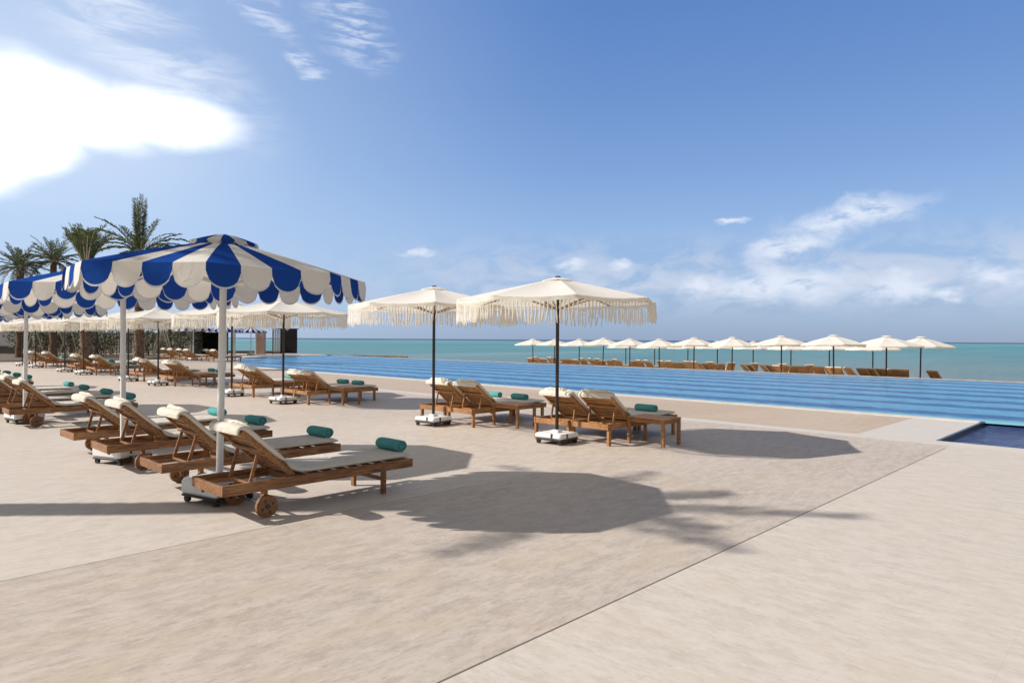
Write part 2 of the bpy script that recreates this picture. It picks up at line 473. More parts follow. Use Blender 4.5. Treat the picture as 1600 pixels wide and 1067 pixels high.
def ribs(root, R, zt, zr, mat, th0=0.0, zrun=None, w=.018):
    zrun = zrun or zr-.02
    for i in range(8):
        th = 2*pi*i/8
        r_ = MB(); c, s = cos(th), sin(th); rr = canopy_r(th, R)*.985
        pts = []
        r_.bar((.06*c, .06*s, zt-.035), (rr*c, rr*s, zr+.0-.018), w, w*1.2, bev=.003)
        ro = r_.build('rib', mat, root)
        st = MB()
        st.bar((.05*c, .05*s, zrun-.02), (rr*.52*c, rr*.52*s, zt-.035-(zt-zr)*.52-.008), w*.8, w, bev=.002)
        st.build('strut', mat, ro)

def make_blue():
    root = empty('blue_white_parasol')
    R, zt, zr = 1.37, 2.515, 2.205; ns = 32
    make_canopy(root, R, zt, zr, ns, [CANS, CANB], lambda i: (i+1) % 2, 3, sag=.012, r_in=.2)
    # hanging scallops with a pale piping line along each rounded edge
    m = MB(); seg = 10; D = .215
    for si in range(ns):
        mi = (si+1) % 2
        w = seg+1; rows = 5; vs = []
        for j in range(rows+1):
            for q in range(w):
                u = q/seg
                th = 2*pi*(si+u)/ns
                rr, z0 = rim_pt(th, R, zr, .012)
                prof = .34 + .62*sqrt(max(0, 1-(2*u-1)**2))      # rounded bottom
                dep = D*prof
                t = [0, .3, .6, .85, 1.0-.016/dep, 1.0][j]
                rr2 = rr + .010*t + .012*sin(pi*u)*t
                vs.append((rr2*cos(th), rr2*sin(th), z0 - dep*t))
        for j in range(rows):
            fm = 2 if j == rows-1 else mi
            m.add([vs[j*w+q] for q in range(w)] + [vs[(j+1)*w+q] for q in range(w)],
                  [(q, w+q, w+q+1, q+1) for q in range(seg)], fm, True)
    m.build('valance', [CANS, CANB, TRIM], root)
    # raised vent cap with its own little scallops
    m = MB(); rc = .31
    for si in range(16):
        mi = (si+1) % 2; sub = 3; vs = []
        for j in range(6):
            for q in range(sub+1):
                u = q/sub; th = 2*pi*(si+u)/16
                if j <= 3: r_ = .015 + (rc-.015)*j/3; z = zt+.10-.085*(j/3)**1.3
                else:
                    r_ = rc+.004*(j-3); z = zt+.015-(j-3)*.5*.05*(.4+.6*sin(pi*u))
                vs.append((r_*cos(th), r_*sin(th), z))
        w = sub+1
        m.add(vs, [(j*w+q, (j+1)*w+q, (j+1)*w+q+1, j*w+q+1) for j in range(5) for q in range(sub)], mi, True)
    m.build('vent_cap', [CANS, CANB], root)
    p = MB(); p.tube((0, 0, .25), (0, 0, zt+.04), .033, n=20); p.tube((0,0,1.28),(0,0,1.36),.040, n=20); p.build('pole', WPAINT, root)
    c = MB(); c.tube((0, 0, 2.10), (0, 0, 2.17), .048, n=16); c.build('runner', WPAINT, root)
    ribs(root, R, zt, zr, WPAINT, zrun=2.14, w=.016)
    caster_base(root, .50, .235, .085, BASEW, DARKFR)
    return root

def make_fringed():
    root = empty('fringed_parasol')
    R, zt, zr = 1.56, 2.515, 2.205
    make_canopy(root, R, zt, zr, 8, [CANW], lambda i: 0, 6, sag=.045, r_in=.16, bulge=-.004)
    # cotton fringe: a knotted band and hanging strands
    m = MB(); nb = 192; bh = .065
    vs = []
    for j in range(4):
        for i in range(nb):
            th = 2*pi*i/nb; rr, z0 = rim_pt(th, R, zr, .045)
            wv = .006*sin(i*pi/3)*(j/3)
            vs.append(((rr+.004+wv)*cos(th), (rr+.004+wv)*sin(th), z0-.002-bh*j/3 + (.016*(i % 6 < 3) if j == 3 else 0)))
    m.add(vs, [(j*nb+i, (j+1)*nb+i, (j+1)*nb+(i+1) % nb, j*nb+(i+1) % nb) for j in range(3) for i in range(nb)], 0, True)
    rnd = random.Random(3)
    nt_ = 170
    for i in range(nt_):
        th = 2*pi*(i+.5)/nt_; rr, z0 = rim_pt(th, R, zr, .045)
        L = .275 + rnd.gauss(0, .022) + .018*sin(i*.21); z1 = z0-.05
        c, s = cos(th), sin(th); tx, ty = -s, c
        sw = rnd.gauss(.008*sin(i*.37), .014); wsc = rnd.uniform(.6, 1.15)
        prof = [(0, .008), (.12, .014), (.22, .007), (.28, .013), (.45, .011), (.75, .017), (1.0, .009)]
        vs = []
        for t, hw in prof:
            hw *= wsc; ox = sw*t*t
            for a in (-1, 0, 1):
                rad = rr+.006 + (.012 if a == 0 else 0)*(1 if hw > .012 else .6)
                vs.append((rad*c + (a*hw+ox)*tx, rad*s + (a*hw+ox)*ty, z1 - L*t))
        k = len(prof)
        m.add(vs, [(j*3+q, (j+1)*3+q, (j+1)*3+q+1, j*3+q+1) for j in range(k-1) for q in range(2)], 0, True)
    m.build('fringe', FRINGE, root)
    m = MB(); rc = .25; vs = []
    for j in range(4):
        for i in range(24):
            th = 2*pi*i/24; r_ = .02+(rc-.02)*j/3
            vs.append((r_*cos(th), r_*sin(th), zt+.050-.05*(j/3)**1.3))
    m.add(vs, [(j*24+i, (j+1)*24+i, (j+1)*24+(i+1) % 24, j*24+(i+1) % 24) for j in range(3) for i in range(24)], 0, True)
    m.build('vent_cap', CANW, root)
    p = MB(); p.tube((0, 0, .16), (0, 0, zt+.03), .027, n=18); p.build('pole', DARKPOLE, root)
    f = MB(); f.tube((0, 0, zt+.03), (0, 0, zt+.062), .03, .045, n=14); f.tube((0,0,zt+.062),(0,0,zt+.07),.045,.03,n=14); f.build('finial', DARKPOLE, root)
    c = MB(); c.tube((0, 0, 2.06), (0, 0, 2.13), .042, n=14); c.build('runner', DARKPOLE, root)
    ribs(root, R, zt, zr, RIBW, zrun=2.10, w=.02)
    caster_base(root, .50, .165, .085, BASEW, DARKFR)
    return root

def make_beach_parasol():
    root = empty('beach_parasol')
    R, zt, zr = 1.66, 2.56, 2.10
    make_canopy(root, R, zt, zr, 8, [CANW], lambda i: 0, 4, sag=.03, r_in=.02)
    m = MB(); nb = 64; vs = []
    for j in range(3):
        for i in range(nb):
            th = 2*pi*i/nb; rr, z0 = rim_pt(th, R, zr, .03)
            vs.append(((rr+.003)*cos(th), (rr+.003)*sin(th), z0-.001-(.06+.015*(i % 2))*j/2))
    m.add(vs, [(j*nb+i, (j+1)*nb+i, (j+1)*nb+(i+1) % nb, j*nb+(i+1) % nb) for j in range(2) for i in range(nb)], 0, True)
    m.build('fringe', FRINGE, root)
    v = MB(); vs = []
    for j in range(3):
        for i in range(16):
            th = 2*pi*i/16; r_ = .02+.26*j/2; vs.append((r_*cos(th), r_*sin(th), zt+.065-.07*j/2))
    v.add(vs, [(j*16+i, (j+1)*16+i, (j+1)*16+(i+1) % 16, j*16+(i+1) % 16) for j in range(2) for i in range(16)], 0, True)
    v.build('vent_cap', CANW, root)
    p = MB(); p.tube((0, 0, 0), (0, 0, zt+.075), .04, n=10); p.build('pole', DARKPOLE, root)
    b = MB(); b.box((0, 0, .08), (.5, .5, .12), None, 0, .02); b.build('base', BASEW, root)
    return root

# ------------------------------------------------------------------ loungers
def cushion_mesh(name, pts, width, th, mat, parent, lump=.0, seed=1):
    rnd = random.Random(seed); m = MB(); sec = []
    n = 16
    for k in range(n):       # rounded section across y / thickness
        a = 2*pi*k/n; e = .42
        cx, cy = cos(a), sin(a)
        sec.append((math.copysign(abs(cx)**e, cx)*width/2, math.copysign(abs(cy)**.6, cy)*th/2))
    # narrower sides only: keep top nearly flat
    P = [Vector((x, 0, z)) for x, z in pts]; rings = []
    for i, p in enumerate(P):
        a = P[max(0, i-1)]; b = P[min(len(P)-1, i+1)]; t = (b-a).normalized(); nrm = Vector((-t.z, 0, t.x))
        if nrm.z < 0 and i < len(P)*.5: nrm = -nrm
        sc = 1.0
        if i == 0 or i == len(P)-1: sc = .55
        rings.append([p + Vector((0, y*(1 if sc == 1 else .975), 0)) + nrm*(z*sc + (lump*rnd.uniform(-1, 1) if abs(y) < width*.45 else 0)) for y, z in sec])
    vs = [v for r in rings for v in r]; fs = []
    for i in range(len(P)-1):
        for k in range(n): fs.append((i*n+k, i*n+(k+1) % n, (i+1)*n+(k+1) % n, (i+1)*n+k))
    m.add(vs, fs, 0, True)
    m.add(rings[0], [tuple(range(n))], 0, True); m.add(rings[-1], [tuple(range(n))[::-1]], 0, True)
    o = m.build(name, mat, parent)
    sm = o.modifiers.new('sub', 'SUBSURF'); sm.levels = sm.render_levels = 1
    return o

def make_lounger(wheels=True, ang=42, seed=5):
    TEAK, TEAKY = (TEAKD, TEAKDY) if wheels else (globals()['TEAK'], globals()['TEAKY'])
    root = empty('wheeled_lounger' if wheels else 'slatted_lounger')
    W = .66 if wheels else .72; L = 2.03; hx = .69; zr = .33
    f = MB(); hy = W/2-.02
    for s in (-1, 1): f.bar((0, s*hy, zr-.045), (L, s*hy, zr-.045), .036, .09)
    f.bar((.02, -hy+.018, zr-.05), (.02, hy-.018, zr-.05), .036, .085)
    f.bar((L-.03, -hy+.018, zr-.045), (L-.03, hy-.018, zr-.045), .036, .085)
    f.bar((hx+.03, -hy+.018, zr-.05), (hx+.03, hy-.018, zr-.05), .03, .06)
    for i in range(9):
        x = hx+.09 + i*.148
        f.bar((x, -hy+.018, zr-.014), (x, hy-.018, zr-.014), .07, .018, bev=.002)
    # rack for the prop
    for s in (-1, 1): f.bar((.10, s*(hy-.05), zr-.06), (.62, s*(hy-.05), zr-.06), .025, .035)
    f.build('frame', TEAK, root)
    # backrest
    BL = .67; a = radians(ang); ux, uz = -cos(a), sin(a); nx_, nz_ = sin(a), cos(a)
    def bp(t, y, n=0): return (hx + ux*t + nx_*n, y, zr-.005 + uz*t + nz_*n)
    b = MB(); by = hy-.055
    for s in (-1, 1): b.bar(bp(0, s*by), bp(BL, s*by), .032, .05, up=(nx_, 0, nz_))
    nsl = 9
    for i in range(nsl):
        t = .05 + (BL-.08)*i/(nsl-1)
        M = Matrix(((ux, 0, nx_), (0, 1, 0), (uz, 0, nz_)))
        b.box(bp(t, 0, .012), (.043, 2*by-.034, .026), M, 0, .004)
    b.box(bp(BL*.62, 0, -.030), (.045, 2*by+.03, .022), Matrix(((ux, 0, nx_), (0, 1, 0), (uz, 0, nz_))), 0, .003)
    bo = b.build('backrest', TEAKY, root)
    pr = MB()
    for s in (-1, 1): pr.bar(bp(BL*.60, s*(by-.05), -.02), (.30, s*(by-.05), zr-.035), .022, .032)
    pr.bar((.30, -by+.05, zr-.035), (.30, by-.05, zr-.035), .022, .022)
    pr.build('prop', TEAK, bo)
    # legs
    zl = zr-.09
    if wheels:
        xs = ((1.69, .0),)
        for s in (-1, 1):
            lg = MB(); lg.bar((1.69, s*(hy-.036), 0), (1.69, s*(hy-.036), zl+.02), .06, .036, up=(1, 0, 0)); lg.build('leg', TEAK, root)
            lg = MB(); lg.bar((.40, s*(hy-.036), .07), (.40, s*(hy-.036), zl+.03), .075, .036, up=(1, 0, 0)); lg.build('leg', TEAK, root)
            wm = MB(); yw = s*(hy+.012)
            wm.tube((.40, yw-.018, .10), (.40, yw+.018, .10), .10, n=28)
            wm.tube((.40, yw-.022, .10), (.40, yw+.022, .10), .085, n=28)
            wm.tube((.40, yw-.030, .10), (.40, yw+.030, .10), .022, n=12, mi=1)
            for q in range(4):
                an = q*pi/2+.4
                wm.tube((.40+.055*cos(an), yw-.0235, .10+.055*sin(an)), (.40+.055*cos(an), yw+.0235, .10+.055*sin(an)), .014, n=8, mi=1)
            wm.build('wheel', [WHEELW, DARKFR], root)
        st = MB(); st.bar((1.69, -hy+.055, .15), (1.69, hy-.055, .15), .03, .035)
        st.build('stretcher', TEAK, root)
        st = MB(); st.tube((.40, -hy, .10), (.40, hy, .10), .012, n=8); st.build('axle', DARKFR, root)
    else:
        for x in (.05, 1.92):
            for s in (-1, 1):
                lg = MB(); lg.bar((x, s*(hy+.001), 0), (x, s*(hy+.001), zl+.04), .045, .060, up=(1, 0, 0)); lg.build('leg', TEAK, root)
    # mattress, draped a little over the top of the backrest
    zc = zr + .036; th = .06
    pts = [(L-.02, zc), (L-.05, zc), (L-.35, zc), (1.45, zc), (1.15, zc), (.90, zc), (hx+.07, zc)]
    o = .05
    for t in (.06, .10, .2, .32, .44, .55, .64):
        q = bp(t, 0, o); pts.append((q[0], q[2]))
    for t, n_ in ((BL+.03, .035), (BL+.055, -.01), (BL+.02, -.045)):
        q = bp(t, 0, n_); pts.append((q[0], q[2]))
    cushion_mesh('mattress', pts, W-.04, th, CREAM, root, .0025, seed)
    # head pillow: soft roll on the crest
    pl = MB(); n1, n2 = 16, 22; vs = []
    rnd = random.Random(seed)
    pw, pt = (.068, .026) if wheels else (.085, .034)
    c = Vector(bp(BL-.02, 0, .072))
    U = Vector((ux, 0, uz)); NN = Vector((nx_, 0, nz_))
    ph = [rnd.uniform(0, 6) for _ in range(6)]
    for i in range(n1+1):
        v = -1+2*i/n1; e = (1-abs(v)**3.2)**.5 if abs(v) < 1 else 0
        e = max(e, .12)
        for k in range(n2):
            an = 2*pi*k/n2
            bulge = 1 + .10*sin(3*an+ph[0]+3*v) + .09*sin(7*v+ph[1]) + .06*sin(11*v+2*an+ph[2])
            vs.append(c + Vector((0, v*(W/2-.035), 0)) + U*(cos(an)*pw*e*bulge) + NN*(sin(an)*pt*e*bulge))
    pl.add(vs, [(i*n2+k, (i+1)*n2+k, (i+1)*n2+(k+1) % n2, i*n2+(k+1) % n2) for i in range(n1) for k in range(n2)], 0, True)
    pl.add(vs[:n2], [tuple(range(n2))], 0, True); pl.add(vs[-n2:], [tuple(range(n2))[::-1]], 0, True)
    pl.build('head_pillow', PILLOW, root)
    return root

def make_far_lounger():
    TEAK = wood('brightened_teak', (.34, .18, .08), (.62, .38, .19), 0); TEAKY = wood('brightened_teak_cross', (.36, .19, .085), (.68, .42, .22), 1)  # lighter teak copies: brightness put into colour for backs facing away from sun
    root = empty('beach_lounger')
    f = MB()
    for s in (-1, 1): f.bar((0, s*.31, .28), (2, s*.31, .28), .04, .09)
    f.bar((.02, -.29, .28), (.02, .29, .28), .04, .09); f.bar((1.97, -.29, .28), (1.97, .29, .28), .04, .09)
    f.build('frame', TEAK, root)
    for x in (.06, 1.9):
        for s in (-1, 1):
            l = MB(); l.bar((x, s*.30, 0), (x, s*.30, .25), .05, .05, up=(1, 0, 0)); l.build('leg', TEAK, root)
    a = radians(46); b = MB()
    M = Matrix(((-cos(a), 0, sin(a)), (0, 1, 0), (sin(a), 0, cos(a))))
    for i in range(7):
        t = .06+i*.11; b.box((.69-cos(a)*t, 0, .33+sin(a)*t), (.085, .60, .025), M, 0, .004)
    for s in (-1, 1): b.bar((.69, s*.27, .31), (.69-cos(a)*.76, s*.27, .31+sin(a)*.76), .03, .04)
    b.build('backrest', TEAKY, root)
    c = MB()
    c.box((1.35, 0, .37), (1.25, .58, .07), None, 0, .02)
    c.box((.69-cos(a)*.38+sin(a)*.06, 0, .33+sin(a)*.38+cos(a)*.06), (.74, .58, .07), M, 0, .02)
    c.build('mattress', CREAM, root)
    return root

def make_towel():
    m = MB(); n = 26; L = .38; vs = []; nl = 9
    for i in range(nl):
        v = i/(nl-1)
        for k in range(n):
            an = 2*pi*k/n; r = 1.0 + (.05 if k in (3, 4) else 0) + .012*sin(9*an+i) 
            rr = r*(.93 if i in (0, nl-1) else 1)
            vs.append((cos(an)*.075*rr, (v-.5)*L, .058 + sin(an)*.060*rr - (.004 if sin(an) < -.7 else 0)))
    m.add(vs, [(i*n+k, (i+1)*n+k, (i+1)*n+(k+1) % n, i*n+(k+1) % n) for i in range(nl-1) for k in range(n)], 0, True)
    # spiral of the rolled end
    for e, s in ((-L/2, -1), (L/2, 1)):
        rings = []
        for j, fr in enumerate((.93, .72, .66, .46, .40, .18, .0)):
            d = (.0, .0, -.008, -.008, .0, .0, -.004)[j]
            rings.append([(cos(2*pi*k/n)*.075*fr, e + s*d*1.0 + s*.002, .058+sin(2*pi*k/n)*.06*fr) for k in range(n)])
        vv = [v for r in rings for v in r]
        for j in range(6):
            m.add(vv[j*n:(j+2)*n], [(k, n+k, n+(k+1) % n, (k+1) % n) if s > 0 else (k, (k+1) % n, n+(k+1) % n, n+k) for k in range(n)], 1 if j in (1, 3) else 0, False)
    return m.build('rolled_towel', [TEAL, TEALD])

def make_table():
    root = empty('side_table'); w, d, h = .50, .66, .42
    t = MB()
    for i in range(7): t.bar((-w/2+.035+i*.0717, -d/2+.03, h-.0095), (-w/2+.035+i*.0717, d/2-.03, h-.0095), .062, .019, bev=.003)
    for s in (-1, 1): t.bar((-w/2, s*(d/2-.03), h-.012), (w/2, s*(d/2-.03), h-.012), .06, .024, bev=.003)
    t.build('tabletop', TEAKY, root)
    ap = MB()
    for s in (-1, 1):
        ap.bar((-w/2+.04, s*(d/2-.03), h-.055), (w/2-.04, s*(d/2-.03), h-.055), .022, .055)
        ap.bar((s*(w/2-.03), -d/2+.05, h-.055), (s*(w/2-.03), d/2-.05, h-.055), .022, .055)
    ap.build('apron', TEAK, root)
    for sx in (-1, 1):
        for sy in (-1, 1):
            l = MB(); l.bar((sx*(w/2-.025), sy*(d/2-.028), 0), (sx*(w/2-.025), sy*(d/2-.028), h-.026), .048, .048, up=(1, 0, 0)); l.build('leg', TEAK, root)
    return root

ORD = ['nearest', 'second nearest', 'third nearest', 'fourth nearest', 'fifth nearest', 'sixth nearest', 'seventh nearest', 'eighth nearest', 'ninth nearest', 'tenth nearest',
       'eleventh nearest', 'twelfth nearest', 'thirteenth nearest', 'fourteenth nearest', 'fifteenth nearest', 'sixteenth nearest', 'seventeenth nearest', 'eighteenth nearest', 'nineteenth nearest', 'twentieth nearest']

# row of blue and white parasols, wheeled loungers facing right
BX = 2.84
BY = [6.74, 9.66, 15.3, 18.3, 24.0, 27.0]
proto = make_blue()
for i, y in enumerate(BY):
    place(proto, BX, y, 0, radians((16.5, 21, 9, 26, 14, 3)[i]), 'blue and white scalloped parasol on a white pole, %s in the left row' % ORD[i], 'parasol', 'blue and white parasols over the wheeled loungers', i == 0)
    tl = (.014, -.006, .008, .003, -.004, .0)[i]      # poles lean a little
    ob = bpy.data.objects['blue_white_parasol' if i == 0 else 'blue_white_parasol.%03d' % i]
    ob.rotation_euler = (Matrix.Rotation(tl*.719, 3, 'X') @ Matrix.Rotation(tl*.695, 3, 'Y') @ Matrix.Rotation(ob.rotation_euler.z, 3, 'Z')).to_euler()
bx, by = at(303, 50)
fb = [(-1, 0)]
for i, (px, w) in enumerate([(302, 47), (350, 55), (392, 62)]):
    x, y = at(px, w)
    place(proto, x, y, 0, .2*i, 'small distant blue and white parasol at the far end of the deck, %s of three' % ('left', 'middle', 'right')[i], 'parasol', 'distant blue and white parasols', False)
LPS = [make_lounger(True, 42, 5), make_lounger(True, 44, 6), make_lounger(True, 40, 8)]; lp = LPS[0]; seen = set(); tw = make_towel(); first = True
LY = []
for c in (6.82, 15.4, 24.1): LY += [c-.70, c+.73, c+2.40, c+3.82]
rnd = random.Random(11)
for i, y in enumerate(LY):
    v_ = (0, 1, 0, 2)[i % 4]; fst = v_ not in seen; seen.add(v_)
    place(LPS[v_], 2.47+rnd.uniform(-.03, .03), y, 0, rnd.uniform(-.012, .012), 'wheeled teak lounger with cream mattress and raised back, %s under the blue parasols' % ORD[i], 'sun lounger', 'wheeled loungers under blue and white parasols', fst)
    t = tw if i == 0 else copy_tree(tw)
    t.location = (4.42+rnd.uniform(-.03, .03), y+rnd.uniform(-.02, .02), .392); t.rotation_euler = (0, 0, rnd.uniform(-.06, .06))
    tag(t, 'rolled teal towel on the %s wheeled lounger of the left row' % ORD[i], 'towel', 'rolled towels on wheeled loungers')

# row of fringed cream parasols beside the pool, slatted loungers
WX = 8.12
WY = [6.86, 9.86, 15.6, 18.5, 24.1, 27.1, 32.8, 35.8, 41.4, 44.4]
fp = make_fringed(); SLS = [make_lounger(False, 37, 9), make_lounger(False, 39, 12), make_lounger(False, 35.5, 14)]; sl = SLS[0]; seen = set(); tb = make_table()
k = 0
for i, y in enumerate(WY):
    place(fp, WX, y, 0, rnd.uniform(-.05, .05)+.12, 'cream fringed parasol on dark pole, %s in the row along the pool' % ORD[i], 'parasol', 'fringed parasols along the pool', i == 0)
    for j, dy in enumerate((-.41, .335)):
        yy = y + dy + rnd.uniform(-.02, .02)
        xx = WX+.24+rnd.uniform(-.03, .03)
        v_ = (k*2+k//3) % 3; fst = v_ not in seen; seen.add(v_)
        place(SLS[v_], xx, yy, 0, rnd.uniform(-.012, .012), 'slatted teak lounger with cream head pillow, %s in the row along the pool' % ORD[k], 'sun lounger', 'slatted loungers along the pool', fst)
        t = copy_tree(tw); t.location = (xx+1.62+rnd.uniform(-.04, .04), yy, .392); t.rotation_euler = (0, 0, rnd.uniform(-.08, .08))
        tag(t, 'rolled teal towel on the %s slatted lounger along the pool' % ORD[k], 'towel', 'rolled towels on slatted loungers')
        k += 1
    place(tb, WX+1.02, y-1.10, 0, 0, 'low slatted teak side table by fringed parasol, %s in the row' % ORD[i], 'side table', 'side tables along the pool', i == 0)

# loungers at the far end of the deck
k = 0
for px, w in [(252, 49), (262, 47.6), (276, 47), (287, 45.8), (318, 46), (329, 44.8)]:
    x, y = at(px, w)
    place(sl, x, y, 0, .1, 'small far lounger at the end of the deck, %s from the left' % ['first', 'second', 'third', 'fourth', 'fifth', 'sixth'][k], 'sun lounger', 'loungers at the far end of the deck', False); k += 1

# parasols and loungers on the beach behind the pool
bp_ = make_beach_parasol(); fl = make_far_lounger()
front = [(833, 62), (866, 59), (905, 56.5), (942, 54), (984, 52), (1030, 49), (1084, 46), (1144, 43), (1221, 40), (1303, 36), (1385, 35.4), (1438, 36)]
back = [(978, 60), (1023, 58), (1075, 55), (1121, 52), (1177, 50), (1236, 48), (1296, 45), (1364, 43)]
NUM = ['first', 'second', 'third', 'fourth', 'fifth', 'sixth', 'seventh', 'eighth', 'ninth', 'tenth', 'eleventh', 'twelfth']
fi = True
for i, (px, w) in enumerate(front):
    x, y = at(px, w)
    o = place(bp_, x, y, sand_z(x)+.02, .3*i, 'white beach parasol behind the pool, %s from the left in the front row' % NUM[i], 'parasol', 'white parasols on the beach', fi, 1.0); fi = False
    o.scale = (rnd.uniform(.94, 1.03),)*2 + (rnd.uniform(.99, 1.04),); o.rotation_euler = (rnd.uniform(-.03, .03), rnd.uniform(-.03, .03), rnd.uniform(0, .7))
for i, (px, w) in enumerate(back):
    x, y = at(px, w)
    o = place(bp_, x, y, sand_z(x)+.12, .2*i, 'white beach parasol partly hidden behind the front row, %s from the left' % NUM[i], 'parasol', 'white parasols on the beach', False)
fi = True; k = 0
lpx = [(832, 62), (841, 61), (852, 60), (880, 58), (891, 57.5), (901, 57), (916, 56), (929, 55), (944, 54.5), (955, 54), (969, 53), (992, 52), (1003, 51.5), (1015, 51), (1040, 49.5), (1053, 48.5), (1066, 48), (1092, 46.5), (1104, 46), (1118, 45.5),
       (1130, 45), (1160, 43), (1170, 43), (1190, 41.8), (1200, 41.5), (1213, 41), (1236, 40), (1248, 39.5), (1262, 39), (1280, 38.5), (1294, 38), (1308, 37.5), (1322, 37.2), (1346, 37), (1358, 36.8), (1376, 36.6), (1390, 36.5), (1402, 36.3), (1414, 36.2), (1455, 36)]
NN2 = NUM + ['thirteenth', 'fourteenth', 'fifteenth', 'sixteenth', 'seventeenth', 'eighteenth', 'nineteenth', 'twentieth', 'twenty-first', 'twenty-second', 'twenty-third', 'twenty-fourth', 'twenty-fifth', 'twenty-sixth', 'twenty-seventh', 'twenty-eighth', 'twenty-ninth', 'thirtieth', 'thirty-first', 'thirty-second', 'thirty-third', 'thirty-fourth', 'thirty-fifth', 'thirty-sixth', 'thirty-seventh', 'thirty-eighth', 'thirty-ninth', 'fortieth']
for i, (px, w) in enumerate(lpx):
    x, y = at(px, w+.6)
    place(fl, x-.4, y, sand_z(x)+.05, rnd.choice([0, 0, .25, -.3, .5, -.6])+rnd.uniform(-.2, .2), 'small teak beach lounger beyond the pool edge, %s from the left' % NN2[i], 'sun lounger', 'loungers on the beach', fi); fi = False

q_ = [(838, 66), (860, 65), (873, 64), (910, 62), (922, 61), (935, 60.5), (962, 59.5), (998, 58), (1010, 57.5), (1033, 57), (1046, 56), (1074, 54), (1085, 53.5), (1112, 52.5), (1148, 50.5), (1183, 49), (1225, 47), (1270, 45.5)]
for i, (px, w) in enumerate(q_):
    x, y = at(px, w)
    place(fl, x-.4, y, sand_z(x)+.22, rnd.choice([0, .25, -.3, .5])+rnd.uniform(-.2, .2), 'tiny teak lounger in the farther line nearer the sea, %s from the left' % NN2[i], 'sun lounger', 'loungers on the beach', False)

# ------------------------------------------------------------------ palms
def leafmat(name, c1, c2):
    m, nt, out = newmat(name); k = N(nt)
    tc = k.n('ShaderNodeTexCoord').outputs['Object']
    d = k.n('ShaderNodeBsdfPrincipled'); t = k.n('ShaderNodeBsdfTranslucent')
    n = k.noise(tc, 3.5, 4)
    c = k.mix(k.smooth(n, .35, .68), c1, c2); k.set(d.inputs['Base Color'], c); d.inputs['Roughness'].default_value = .5
    d.inputs['Specular IOR Level'].default_value = .3
    k.set(t.inputs[0], k.mix(.3, c, (.16, .20, .03)))
    mx = k.n('ShaderNodeMixShader'); mx.inputs[0].default_value = .22
    nt.links.new(d.outputs[0], mx.inputs[1]); nt.links.new(t.outputs[0], mx.inputs[2]); nt.links.new(mx.outputs[0], out.inputs[0])
    return m
PALMLEAF = leafmat('palm_leaf', (.055, .085, .038), (.16, .19, .085))
PALMDRY = leafmat('palm_leaf_old', (.15, .115, .06), (.22, .17, .09))
BARK = simple('palm_bark', (.15, .10, .07), .9, .45, 5, bump=.8)
SHRUB = leafmat('shrub_leaf', (.022, .036, .016), (.075, .085, .035))
TIMBER = simple('pale_timber', (.40, .35, .28), .8, .2)

def frond(m, p0, az, e0, e1, L, rnd, leaf=.42, mi=0, n=30):
    pts = [Vector(p0)]; seg = 10; dz = Vector((cos(az), sin(az), 0))
    for i in range(seg):
        e = e0 + (e1-e0)*((i+.5)/seg)**1.3
        pts.append(pts[-1] + (dz*cos(e) + Vector((0, 0, sin(e))))*L/seg)
    for i in range(seg):
        r0 = .028*(1-i/seg)+.006
        a, b = pts[i], pts[i+1]; x = (b-a).normalized(); s = x.cross(Vector((0, 0, 1))) 
        if s.length < .05: s = Vector((-sin(az), cos(az), 0))
        s.normalize(); u = s.cross(x)
        m.add([a+s*r0, a-s*r0, a+u*r0, b+s*r0*.85, b-s*r0*.85, b+u*r0*.85], [(0, 3, 5, 2), (2, 5, 4, 1), (1, 4, 3, 0)], 1)
    for k in range(n):
        t = .10+.89*(k/(n-1)); f = t*seg; i = min(seg-1, int(f)); p = pts[i].lerp(pts[i+1], f-i)
        x = (pts[i+1]-pts[i]).normalized(); s = x.cross(Vector((0, 0, 1)))
        if s.length < .15: s = Vector((-sin(az), cos(az), 0))
        s.normalize(); u = s.cross(x)
        l = leaf*(.45+.75*sin(pi*min(1, .12+t*.86)))*rnd.uniform(.8, 1.15)
        for sg in (-1, 1):
            d = (x*rnd.uniform(.75, 1.1) + s*sg*rnd.uniform(.55, .95) + u*rnd.uniform(.05, .5)).normalized()
            q = p + d*l*.55; e = p + d*l + Vector((0, 0, -l*rnd.uniform(.05, .3)))
            wv = d.cross(u).normalized()*.021
            m.add([p-wv*.5, p+wv*.5, q+wv, e, q-wv], [(0, 1, 2, 3, 4)], mi)

def trunk(root, h, r0, r1, lean=(0, 0), seed=0):
    rnd = random.Random(seed); m = MB(); n = 14; pts = []; rs = []
    steps = int(h/.13)
    for i in range(steps+1):
        t = i/steps
        pts.append((lean[0]*t*t, lean[1]*t*t, h*t)); rs.append((r0+(r1-r0)*t)*(1.12 if i % 2 else .94)*(1+.25*max(0, 1-t*9)))
    m.path(pts, rs, n, 0, .09)
    for i in range(2, steps):      # cut leaf bases in a spiral
        t = i/steps; r = (r0+(r1-r0)*t)
        for q in range(5):
            a = i*2.4+q*2*pi/5
            c = Vector((pts[i][0]+cos(a)*r*1.02, pts[i][1]+sin(a)*r*1.02, pts[i][2]))
            M = Matrix.Rotation(a, 3, 'Z') @ Matrix.Rotation(-.5, 3, 'Y')
            m.box(c, (.06, .12, .10), M, 0, .0)
    return m.build('trunk', BARK, root)

